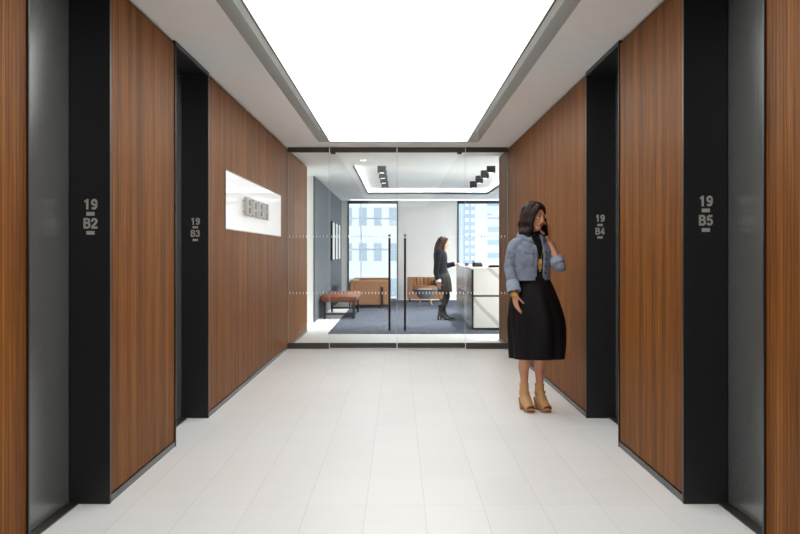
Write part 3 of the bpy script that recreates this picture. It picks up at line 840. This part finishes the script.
# legs
def leg(px, d, toe_dx, yaw):
    an = W(px, 381, d + .09)
    pts = [((X0 + (px-533)*.0075, Y0 + .01, .86), .085, .09), ((X0 + (px-533)*.0078, Y0 - .005, .62), .068, .072), ((X0+(px-533)*.008, Y0 - .005, .47), .049, .055),
           ((an.x - .002, an.y + .003, .36), .046, .052), ((an.x, an.y, .27), .034, .039), ((an.x, an.y, .185), .029, .034), ((an.x, an.y, .13), .030, .040)]
    loft(bm, catmull(pts), n=18)
    return an
aL = leg(525.6, -.02, 0, 15); aR = leg(541.2, -.02, 0, 20)
def footM(an, yaw): return Matrix.Translation((an.x, an.y, 0)) @ Matrix.Rotation(R(yaw), 4, 'Z')
for an, yaw in ((aL, 15), (aR, 18)):
    F = footM(an, yaw)
    loft(bm, [(F @ Vector((0, .0, .12)), .030, .034), (F @ Vector((0, -.05, .075)), .034, .028), (F @ Vector((0, -.10, .038)), .031, .017), (F @ Vector((0, -.135, .028)), .027, .011)], hint=F.to_3x3() @ Vector((1, 0, 0)), n=14)
    for i in range(5):
        o_ = (-.020, -.010, 0, .010, .019)[i]; rr = .0072
        if (an is aL and i == 4) or (an is aR and i == 0): rr = .010
        ell(bm, F @ Vector((o_, -.150 + abs(o_)*.25, .024)), (rr, .016, rr), F.to_3x3(), 10, 8)
# left hand round the phone
PH = HD @ Matrix.Translation((.086, -.040, -.052)) @ Matrix.Rotation(R(-40), 4, 'X')
pc = PH @ Vector((0, 0, 0)); outw = (PH.to_3x3() @ Vector((1, 0, 0))).normalized(); up = (PH.to_3x3() @ Vector((0, 0, 1))).normalized(); fw = (PH.to_3x3() @ Vector((0, -1, 0))).normalized()
wL2 = W(549.3, 240.5, .010)
hd = (W(548.6, 224, -.005) - wL2).normalized()
hand(bm, wL2, hd, Vector((-.85, .45, .1)), 1, curl=.16, scale=1.0, thumb_open=.45)
body = remesh('body', bm, .0042, M_skin, wo, sm=5)
face_parts(HD, wo)
# phone
ph = empty('phone', pc, 'black mobile phone held to the woman\'s ear', 'phone')
Mp = Matrix.Translation(W(544.0, 227.8, -.016)) @ HD.to_3x3().to_4x4() @ Matrix.Rotation(R(-22), 4, 'X') @ Matrix.Rotation(R(8), 4, 'Z')
build('phone_body', B(-.0045, .0045, -.035, .035, -.072, .072, M=Mp), M_phone, ph, bevel=.004, seg=3)
build('camera_lens', B(.0045, .0065, .008, .026, .045, .063, M=Mp), M_frame, ph, bevel=.001, seg=1)

# hair : cap and long locks, merged, then strands on top
bm = bmesh.new(); H3 = HD.to_3x3()
def HE(c, r): ell(bm, HD @ Vector(c), r, H3)
HE((0, .034, .048), (.086, .098, .084)); HE((0, .012, .078), (.070, .078, .052)); HE((-.005, .042, -.02), (.074, .068, .09))
def lock(pts, bmx=None): loft(bmx or bm, catmull([(HD @ Vector(p[0]), p[1], p[2]) for p in pts], 4), hint=H3 @ Vector((1, 0, 0)), n=12)
# her right side (towards the viewer) : heavy curtain down to the shoulder
lock([((-.02, -.055, .10), .02, .03), ((-.060, -.052, .055), .020, .036), ((-.074, -.044, .0), .020, .040), ((-.076, -.040, -.06), .022, .042), ((-.078, -.030, -.12), .026, .044), ((-.070, -.034, -.168), .016, .028)])
lock([((-.05, .0, .09), .03, .04), ((-.078, .0, .03), .020, .05), ((-.080, .01, -.05), .022, .05), ((-.084, .016, -.12), .024, .045), ((-.076, .012, -.172), .014, .026)])
lock([((-.04, .06, .06), .04, .04), ((-.058, .062, -.02), .034, .04), ((-.062, .062, -.10), .034, .034), ((-.056, .06, -.150), .02, .02)])
lock([((0, .09, .04), .06, .03), ((0, .092, -.05), .060, .032), ((-.01, .085, -.11), .055, .03), ((-.015, .075, -.148), .03, .02)])
# her left side, tucked behind the phone hand
lock([((.02, -.045, .10), .02, .03), ((.060, -.030, .060), .016, .03), ((.076, .0, .02), .014, .035), ((.084, .03, -.05), .02, .04), ((.078, .05, -.12), .024, .035), ((.07, .05, -.155), .012, .02)])
lock([((.04, .07, .06), .04, .04), ((.078, .07, -.03), .03, .04), ((.07, .08, -.10), .03, .04), ((.055, .08, -.15), .02, .025)])
hair = remesh('hair', bm, .005, M_hair, wo, sm=4, fn=lambda co: co + Vector((1, .2, 0))*(.009*math.sin(co.z*62 + co.y*26 + co.x*30)*min(1, max(0, (1.60-co.z)/.12))) + Vector((1, .3, 0))*.006*noise.noise(Vector((co.x*60, co.y*60, co.z*9))) + Vector((0, 1, 0))*.003*noise.noise(Vector((co.y*90, co.x*90, co.z*5))))
bm = bmesh.new(); rnd = random.Random(3)
for i in range(46):
    a = R(rnd.uniform(35, 325)); rx = .080; ry = .088
    x = -math.sin(a)*rx; y = -math.cos(a)*ry + .02
    if x > .03 and y < 0: continue
    j = rnd.uniform(-.008, .008)
    fl = 1.02 + rnd.uniform(-.02, .12)
    lock([((x*.35, y*.5, .118), .004, .004), ((x*.92, y*.95, .06), .006, .005), ((x*1.04+j, y*1.03, -.03), .006, .005), ((x*fl+j, y*1.06+j, -.115), .006, .005), ((x*fl*.96-j, y*1.02, -.165+rnd.uniform(-.02, .015)), .002, .002)])
build('strands', bm, M_hair, hair, smooth=True)

# black top, jacket, skirt
tp = [(1.06, 0, 0, .140, .106), (1.18, 0, 0, .146, .110), (1.28, 0, 0, .153, .114), (1.35, 0, 0, .150, .106), (1.39, 0, .005, .118, .088), (1.42, 0, .01, .082, .072), (1.445, 0, .01, .064, .064), (1.47, 0, .008, .060, .062)]
shell('top', interp(tp, 4), T, M_blackcloth, wo, solid=.004)
jk = [(1.072, 0, .0, .162, .122), (1.10, 0, 0, .160, .121), (1.18, 0, 0, .164, .126), (1.27, 0, -.003, .176, .134), (1.335, 0, .0, .182, .122), (1.372, 0, .005, .166, .104), (1.402, 0, .01, .126, .090), (1.428, 0, .012, .096, .080), (1.445, 0, .012, .080, .074)]
def jgap(z):
    if z > 1.40: w = .042
    elif z > 1.30: w = .026 + (z-1.30)*.16
    else: w = .026 + (1.30-z)*.03
    if z < 1.11: w += (1.11-z)**1.3*2.2
    return (.012-w*1.15, .012+w*.85)
jf = lambda th, z: 1 + .018*noise.noise(Vector((math.cos(th)*2.6, math.sin(th)*2.6, z*14)))
jacket = shell('jacket', interp(jk, 5), T, M_denim, wo, gap=jgap, n=64, fold=jf)
def on_jacket(x, z, out=.0):
    # front surface point of the jacket at local x, height z
    best = min(interp(jk, 6), key=lambda r_: abs(r_[0]-z)); _, cx_, cy_, rx, ry = best
    s_ = max(-1, min(1, (x-cx_)/rx)); c_ = math.sqrt(1-s_*s_)
    return T @ Vector((cx_ + s_*(rx+out), cy_ - c_*(ry+out), z))
def patch(name, pts_xz, m, out=.006, thick=.004, par=None):
    bm = bmesh.new()
    # grid between top and bottom polylines
    nx, nz = 8, 6; (xa, xb, zt, zb) = pts_xz; rows = []
    for j in range(nz+1):
        rows.append([bm.verts.new(on_jacket(xa+(xb-xa)*i/nx, zt+(zb-zt)*j/nz, out)) for i in range(nx+1)])
    for j in range(nz):
        for i in range(nx): bm.faces.new((rows[j][i], rows[j][i+1], rows[j+1][i+1], rows[j+1][i]))
    return build(name, bm, m, par or jacket, smooth=True, solid=thick)
patch('pocket_flap', (-.125, -.05, 1.325, 1.295), M_denim, out=.009)
patch('pocket_flap', (.075, .125, 1.325, 1.297), M_denim, out=.009)
patch('pocket', (-.12, -.055, 1.293, 1.19), M_denim, out=.006)
patch('waistband', (-.15, -.036, 1.105, 1.076), M_denim, out=.006)
patch('waistband', (.055, .15, 1.105, 1.076), M_denim, out=.006)
patch('button_placket', (-.046, -.024, 1.36, 1.11), M_denim, out=.006)
patch('button_placket', (.042, .060, 1.36, 1.11), M_denim, out=.006)
for x, z in ((.052, 1.30), (.053, 1.245), (.054, 1.19), (.056, 1.135), (-.036, 1.245), (-.037, 1.19), (-.036, 1.30)):
    bm = bmesh.new(); p = on_jacket(x, z, .011); ell(bm, p, (.0085, .005, .0085), T.to_3x3(), 12, 8); build('button', bm, M_btn if x > 0 else M_denim, jacket, smooth=True)
# collar
bm = bmesh.new(); rows = []
for (z, r_, dz, op) in ((1.448, .070, 0, .50), (1.468, .080, .006, .46), (1.455, .098, .0, .40), (1.420, .118, -.006, .34)):
    row = []
    for i in range(33):
        th = op + (2*PI-2*op)*i/32; fr = abs(i/16-1)
        row.append(bm.verts.new(T @ Vector((math.sin(th)*r_*1.08, .012 - math.cos(th)*r_*(.94+.16*fr**3), z + dz - .035*fr**4))))
    rows.append(row)
for j in range(3):
    for i in range(32): bm.faces.new((rows[j][i], rows[j][i+1], rows[j+1][i+1], rows[j+1][i]))
build('collar', bm, M_denim, jacket, smooth=True, solid=.005)
# sleeves and cuffs
cR = eR.lerp(wR, .66)
sleeve('sleeve', [(sR + Vector((.055, 0, .012)), .04, .045), (sR + Vector((.012, 0, .0)), .052, .054), (sR.lerp(eR, .3), .052, .054), (sR.lerp(eR, .75), .047, .048), (eR, .044, .047), (eR.lerp(wR, .3), .042, .044), (cR, .040, .042)], M_denim, jacket, 1)
sleeve('cuff', [(eR.lerp(wR, .55), .044, .046), (eR.lerp(wR, .62), .050, .052), (eR.lerp(wR, .88), .053, .055), (eR.lerp(wR, .97), .052, .053)], M_denim2, jacket, 2, amp=.05, sub=3)
bm = bmesh.new()
loft(bm, catmull([(sL + Vector((-.03, 0, .0)), .045, .048), (sL + Vector((0, 0, -.003)), .052, .054), (sL.lerp(eL, .4), .050, .052), (sL.lerp(eL, .75), .047, .049), (eL, .044, .047)]), n=20, hint=(0, 1, 0))
ell(bm, eL + Vector((.004, 0, -.004)), (.048, .048, .048)); loft(bm, [(eL, .046, .048), (eL.lerp(wL, .22), .046, .048)], n=20, hint=(0, 1, 0))
remesh('sleeve', bm, .005, M_denim, jacket, sm=5, fn=lambda co: co + Vector((1, .5, 0))*.006*noise.noise(Vector((co.x*22, co.y*22, co.z*34))))
sleeve('cuff', [(eL.lerp(wL, .10), .050, .051), (eL.lerp(wL, .13), .055, .056), (eL.lerp(wL, .30), .054, .055), (eL.lerp(wL, .33), .050, .050)], M_denim2, jacket, 4, amp=.06, sub=3, hint=(0, 1, 0))
# skirt
I = Matrix.Translation((X0, Y0 + .01, 0))
sk = [(1.115, .0, 0, .122, .098), (1.09, .002, 0, .130, .104), (1.04, .012, 0, .150, .125), (.90, .020, 0, .198, .160), (.745, .036, 0, .226, .182), (.60, .044, 0, .230, .188), (.49, .044, 0, .225, .184), (.437, .043, 0, .221, .180)]
def fold(th, z):
    a = min(1, max(0, (1.08-z)/.35))
    return 1 + a*.048*math.sin(th*7+.6+math.sin(z*5)*.5) + a*.018*math.sin(th*13+2+z*3) + a*.02*noise.noise(Vector((math.cos(th)*2, math.sin(th)*2, z*3)))
skirt = shell('skirt', interp(sk, 6), I, M_skirt, wo, n=120, solid=.005, fold=fold)
shell('waistband', [(1.115, .0, 0, .127, .102), (1.088, .001, 0, .134, .107)], I, M_blackcloth, skirt, solid=.006)
# watch, necklace
bm = bmesh.new(); wd = (wR-eR).normalized(); wp = wR + wd*.018
for j in range(7):
    pass
loft(bm, [(wp - wd*.012, .031, .027), (wp - wd*.006, .0335, .0295), (wp + wd*.006, .0335, .0295), (wp + wd*.012, .031, .027)], hint=(1, 0, 0), n=24, cap=False)
wt = build('wristwatch', bm, M_gold, wo, smooth=True, solid=.003)
bm = bmesh.new(); q = wp + Vector((-.010, -.031, 0)); cyl(bm, q, q + Vector((-.002, -.008, 0)), .016, n=20); build('watch_case', bm, M_gold, wt)
bm = bmesh.new()
def topf(x, z): # point on black top front
    b_ = min(interp(tp, 4), key=lambda r_: abs(r_[0]-z)); s_ = max(-1, min(1, x/b_[3])); return T @ Vector((x, b_[2]-math.sqrt(1-s_*s_)*(b_[4]+.006), z))
for s in (-1, 1):
    loft(bm, catmull([(topf(.012+s*.045, 1.40), .0012, .0012), (topf(.012+s*.03, 1.33), .0012, .0012), (topf(.012+s*.010, 1.255), .0012, .0012)], 4), n=6)
nk = build('necklace', bm, M_gold, wo, smooth=True)
for i, dx in enumerate((-.013, -.004, .005, .014)):
    bm = bmesh.new(); p = topf(.012+dx, 1.25); q = topf(.012+dx*1.25, 1.145 if i in (1, 2) else 1.165); loft(bm, [(p, .0035, .0025), (q, .0042, .0025)], n=8); build('pendant_bar', bm, M_gold, nk, smooth=True)
# shoes
for an, yaw in ((aL, 15), (aR, 18)):
    F = footM(an, yaw); X3 = F.to_3x3() @ Vector((1, 0, 0))
    bm = bmesh.new()
    loft(bm, catmull([(F @ Vector((0, .004, .222)), .036, .042), (F @ Vector((0, .003, .17)), .034, .042), (F @ Vector((0, -.004, .125)), .037, .056), (F @ Vector((0, -.040, .085)), .043, .046), (F @ Vector((0, -.088, .056)), .040, .036), (F @ Vector((0, -.146, .036)), .037, .025)], 5), hint=X3, n=24, cap=False,
         wr=lambda i, k: 1 + .035*math.sin(i*1.9 + 2.2*math.sin(k*.26)))
    sh = build('ankle_boot', bm, M_tan, wo, smooth=True, solid=.004)
    bm = bmesh.new(); loft(bm, [(F @ Vector((0, .050, .10)), .033, .022), (F @ Vector((0, .05, .05)), .024, .020), (F @ Vector((0, .046, .0)), .020, .019)], hint=X3, n=16); build('heel', bm, M_sole, sh, smooth=True)
    bm = bmesh.new()
    top = [(x_*.86, y_) for x_, y_ in [(-.030, .062), (-.036, .0), (-.040, -.06), (-.045, -.11), (-.041, -.145), (-.022, -.166), (.0, -.172), (.024, -.166), (.041, -.145), (.045, -.11), (.040, -.06), (.036, .0), (.030, .062)]]
    zf = lambda y: .001 if y < -.09 else .001 + (y+.09)/.15*.075
    lo = [bm.verts.new(F @ Vector((x, y, min(zf(y), .086)))) for x, y in top]; hi = [bm.verts.new(F @ Vector((x, y, min(zf(y), .086)+.010))) for x, y in top]
    for i in range(len(top)):
        j = (i+1) % len(top); bm.faces.new((lo[i], lo[j], hi[j], hi[i]))
    bm.faces.new(lo); bm.faces.new(hi); build('sole', bm, M_sole, sh)
    bm = bmesh.new(); loft(bm, [(F @ Vector((0, .0, .142)), .041, .054), (F @ Vector((0, .0, .156)), .040, .052)], hint=X3, n=24, cap=False); st = build('ankle_strap', bm, M_tan, sh, smooth=True, solid=.004)
    bm = bmesh.new(); ell(bm, F @ Vector((.047 if an is aR else -.047, -.01, .15)), (.004, .009, .009), F.to_3x3(), 10, 8); build('buckle', bm, M_gold, sh, smooth=True)

# ---------- woman at the desk (profile, facing the desk on +X)
K2 = .0192; X2, Y2 = (441-398.5)*K2, 19.2
def V(px, py, d=0.0): return Vector((X2 + (px-441)*K2, Y2 + d, 1.3 - (py-252.5)*K2))
w2 = empty('person', (X2, Y2, .009), 'woman with long brown hair in a dark blazer standing at the reception desk', 'person')
Z9 = .009
T2 = Matrix.Translation((X2 - .01, Y2, 0)) @ Matrix.Rotation(R(82), 4, 'Z')
HD2 = Matrix.Translation(V(443.6, 243.2, 0)) @ Matrix.Rotation(R(84), 4, 'Z') @ Matrix.Rotation(R(12), 4, 'X')
h3 = T2.to_3x3() @ Vector((1, 0, 0))
sR2, eR2, wR2 = T2 @ Vector((-.155, .02, 1.31)), V(435.8, 271.5, -.17), V(438.3, 281.0, -.20)
sL2, eL2, wL2_ = T2 @ Vector((.155, .0, 1.31)), V(446.5, 265.5, .19), V(457.0, 264.0, .16)
bm = bmesh.new()
head(bm, HD2, .95)
loft(bm, catmull([(T2 @ Vector((0, .02, 1.27)), .085, .075), (T2 @ Vector((0, .015, 1.35)), .06, .055), (V(442.2, 251.5, 0), .048, .05), (V(443, 247, 0), .048, .05)]), n=16)
loft(bm, catmull([(T2 @ Vector((0, -.03, .80)), .155, .115), (T2 @ Vector((0, -.015, .92)), .155, .12), (T2 @ Vector((0, 0, 1.05)), .115, .09), (T2 @ Vector((0, 0, 1.22)), .135, .105), (T2 @ Vector((0, .01, 1.33)), .11, .08)]), hint=h3, n=22)
for s_, e_, w_ in ((sR2, eR2, wR2), (sL2, eL2, wL2_)):
    loft(bm, catmull([(s_, .044, .044), (s_.lerp(e_, .5), .038, .038), (e_, .032, .033), (e_.lerp(w_, .8), .025, .025), (w_, .023, .023)]), n=14)
hand(bm, wR2, Vector((.05, .02, -1)), Vector((.25, 1, 0)), 1, curl=.25, scale=.95, thumb_open=.4)
hand(bm, wL2_, Vector((1, -.05, -.06)), Vector((0, 0, -1)), -1, curl=.12, scale=.95, thumb_open=.4)
body2 = remesh('body', bm, .006, M_skin2, w2, sm=4)
face_parts(HD2, w2, .95)
# tights with both legs as one continuous garment
bm = bmesh.new()
loft(bm, [(T2 @ Vector((0, -.03, .93)), .150, .115), (T2 @ Vector((0, -.035, .80)), .162, .125), (T2 @ Vector((0, -.04, .74)), .15, .11)], hint=h3, n=20)
feet2 = []
for dy, kx, ax_ in ((-.075, 448.0, 440.6), (.075, 447.0, 443.8)):
    a_ = V(ax_, 313, dy)
    loft(bm, catmull([(V(443.5, 283, dy), .080, .088), (V(445.6, 290, dy), .068, .074), (V(kx-1, 296.5, dy), .052, .056), (V(kx-3, 303, dy), .047, .050), (Vector((a_.x, a_.y, .16)), .034, .036), (Vector((a_.x, a_.y, .11)), .034, .036)]), n=16)
    feet2.append(a_)
remesh('tights', bm, .007, M_tights, w2, sm=3)
for a_ in feet2:
    F = Matrix.Translation((a_.x, a_.y, Z9)) @ Matrix.Rotation(R(84), 4, 'Z'); X3 = F.to_3x3() @ Vector((1, 0, 0))
    bm = bmesh.new()
    loft(bm, catmull([(F @ Vector((0, .0, .30)), .048, .054), (F @ Vector((0, .0, .20)), .042, .046), (F @ Vector((0, -.005, .12)), .040, .056), (F @ Vector((0, -.05, .075)), .040, .042), (F @ Vector((0, -.11, .032)), .042, .022), (F @ Vector((0, -.175, .022)), .030, .016), (F @ Vector((0, -.205, .018)), .010, .008)], 4), hint=X3, n=18)
    bt = build('boot', bm, M_boot, w2, smooth=True)
    bm = bmesh.new(); loft(bm, [(F @ Vector((0, .048, .11)), .028, .02), (F @ Vector((0, .052, .002)), .012, .012)], hint=X3, n=12); build('heel', bm, M_boot, bt, smooth=True)
    bm = bmesh.new(); loft(bm, [(F @ Vector((0, -.06, .016)), .036, .01), (F @ Vector((0, -.13, .008)), .040, .005), (F @ Vector((0, -.2, .008)), .014, .004)], hint=X3, n=12); build('sole', bm, M_boot, bt, smooth=True)
# skirt
s2 = [(1.02, 0, -.005, .135, .112), (.93, 0, -.015, .165, .135), (.82, 0, -.04, .172, .150), (.70, 0, -.070, .160, .142), (.55, 0, -.090, .150, .130)]
shell('skirt', interp(s2, 4), T2, M_greyc, w2, n=48, solid=.005)
t2 = [(1.0, 0, 0, .128, .104), (1.1, 0, 0, .124, .10), (1.2, 0, 0, .14, .112), (1.28, 0, .005, .135, .10), (1.32, 0, .01, .10, .08), (1.345, 0, .012, .07, .065)]
shell('top', interp(t2, 4), T2, M_greyc, w2, n=40, solid=.004)
b2 = [(.90, 0, -.01, .175, .145), (1.0, 0, 0, .160, .130), (1.1, 0, 0, .152, .122), (1.2, 0, 0, .165, .130), (1.28, 0, .005, .172, .122), (1.325, 0, .01, .140, .10), (1.35, 0, .012, .095, .08), (1.365, 0, .014, .072, .07)]
bl = shell('blazer', interp(b2, 5), T2, M_navy, w2, gap=lambda z: (-.045-.05*max(0, 1.05-z), .045+.05*max(0, 1.05-z)), n=56, solid=.008, fold=lambda th, z: 1+.02*noise.noise(Vector((math.cos(th)*2.5, math.sin(th)*2.5, z*10))))
sleeve('sleeve', [(sR2 + Vector((.0, .05, .0)), .05, .052), (sR2 + Vector((0, 0, .008)), .062, .064), (sR2.lerp(eR2, .5), .056, .058), (eR2, .050, .052), (eR2.lerp(wR2, .5), .044, .045), (eR2.lerp(wR2, .92), .040, .040)], M_navy, bl, 5)
sleeve('sleeve', [(sL2 + Vector((.0, -.05, .0)), .05, .052), (sL2 + Vector((0, 0, .008)), .060, .062), (sL2.lerp(eL2, .5), .056, .057), (eL2, .050, .050), (eL2.lerp(wL2_, .5), .043, .043), (eL2.lerp(wL2_, .85), .040, .040)], M_navy, bl, 6, hint=(0, 1, 0))
sleeve('cuff', [(eR2.lerp(wR2, .86), .046, .046), (eR2.lerp(wR2, 1.12), .045, .045)], M_whitecloth, bl, 7, amp=.02)
sleeve('cuff', [(eL2.lerp(wL2_, .8), .036, .036), (eL2.lerp(wL2_, .97), .034, .034)], M_whitecloth, bl, 8, amp=.02, hint=(0, 1, 0))
# hair
bm = bmesh.new(); H3 = HD2.to_3x3(); HD_, HD = HD, HD2
HE((0, -.02, .085), (.045, .05, .035)); HE((0, .034, .046), (.082, .094, .080)); HE((0, .012, .072), (.066, .074, .050)); HE((0, .05, -.03), (.076, .07, .10))
for s in (-1, 1):
    lock([((s*.02, -.05, .09), .02, .03), ((s*.062, -.034, .05), .016, .03), ((s*.078, -.015, -.02), .018, .034), ((s*.082, -.015, -.10), .024, .038), ((s*.078, -.03, -.19), .026, .036), ((s*.07, -.045, -.27), .012, .018)])
    lock([((s*.05, .05, .06), .04, .05), ((s*.078, .06, -.04), .03, .05), ((s*.082, .07, -.14), .035, .05), ((s*.07, .06, -.25), .02, .025)])
lock([((0, .10, .04), .06, .03), ((0, .118, -.05), .07, .035), ((0, .12, -.15), .07, .035), ((0, .11, -.26), .04, .02)])
remesh('hair', bm, .006, M_hair2, w2, sm=4, fn=lambda co: co + Vector((1, .3, 0))*.004*noise.noise(Vector((co.x*60, co.y*60, co.z*6))))
HD = HD_

# ------------------------------------------------------------------ world, lights, camera
w = bpy.data.worlds.new('World'); bpy.context.scene.world = w; w.use_nodes = True
bg = w.node_tree.nodes['Background']; bg.inputs[0].default_value = (.92, .965, 1, 1); bg.inputs[1].default_value = 1.65

cam = bpy.data.cameras.new('camera'); co = bpy.data.objects.new('camera', cam); C.objects.link(co)
co.location = (0, 0, 1.30); co.rotation_euler = (R(90), 0, 0)
cam.sensor_width = 36; cam.lens = 45.0; cam.shift_x = 1.5/800; cam.shift_y = -14.5/800
cam.clip_end = 2000; cam.clip_start = .05
sc = bpy.context.scene; sc.camera = co
sc.view_settings.view_transform = 'Standard'; sc.view_settings.look = 'None'
sc.view_settings.gamma = 1; sc.view_settings.use_curve_mapping = False
sc.view_settings.exposure = 0.0
sc.cycles.max_bounces = 14; sc.cycles.diffuse_bounces = 8; sc.cycles.glossy_bounces = 6; sc.cycles.transparent_max_bounces = 16
sc.cycles.use_denoising = True
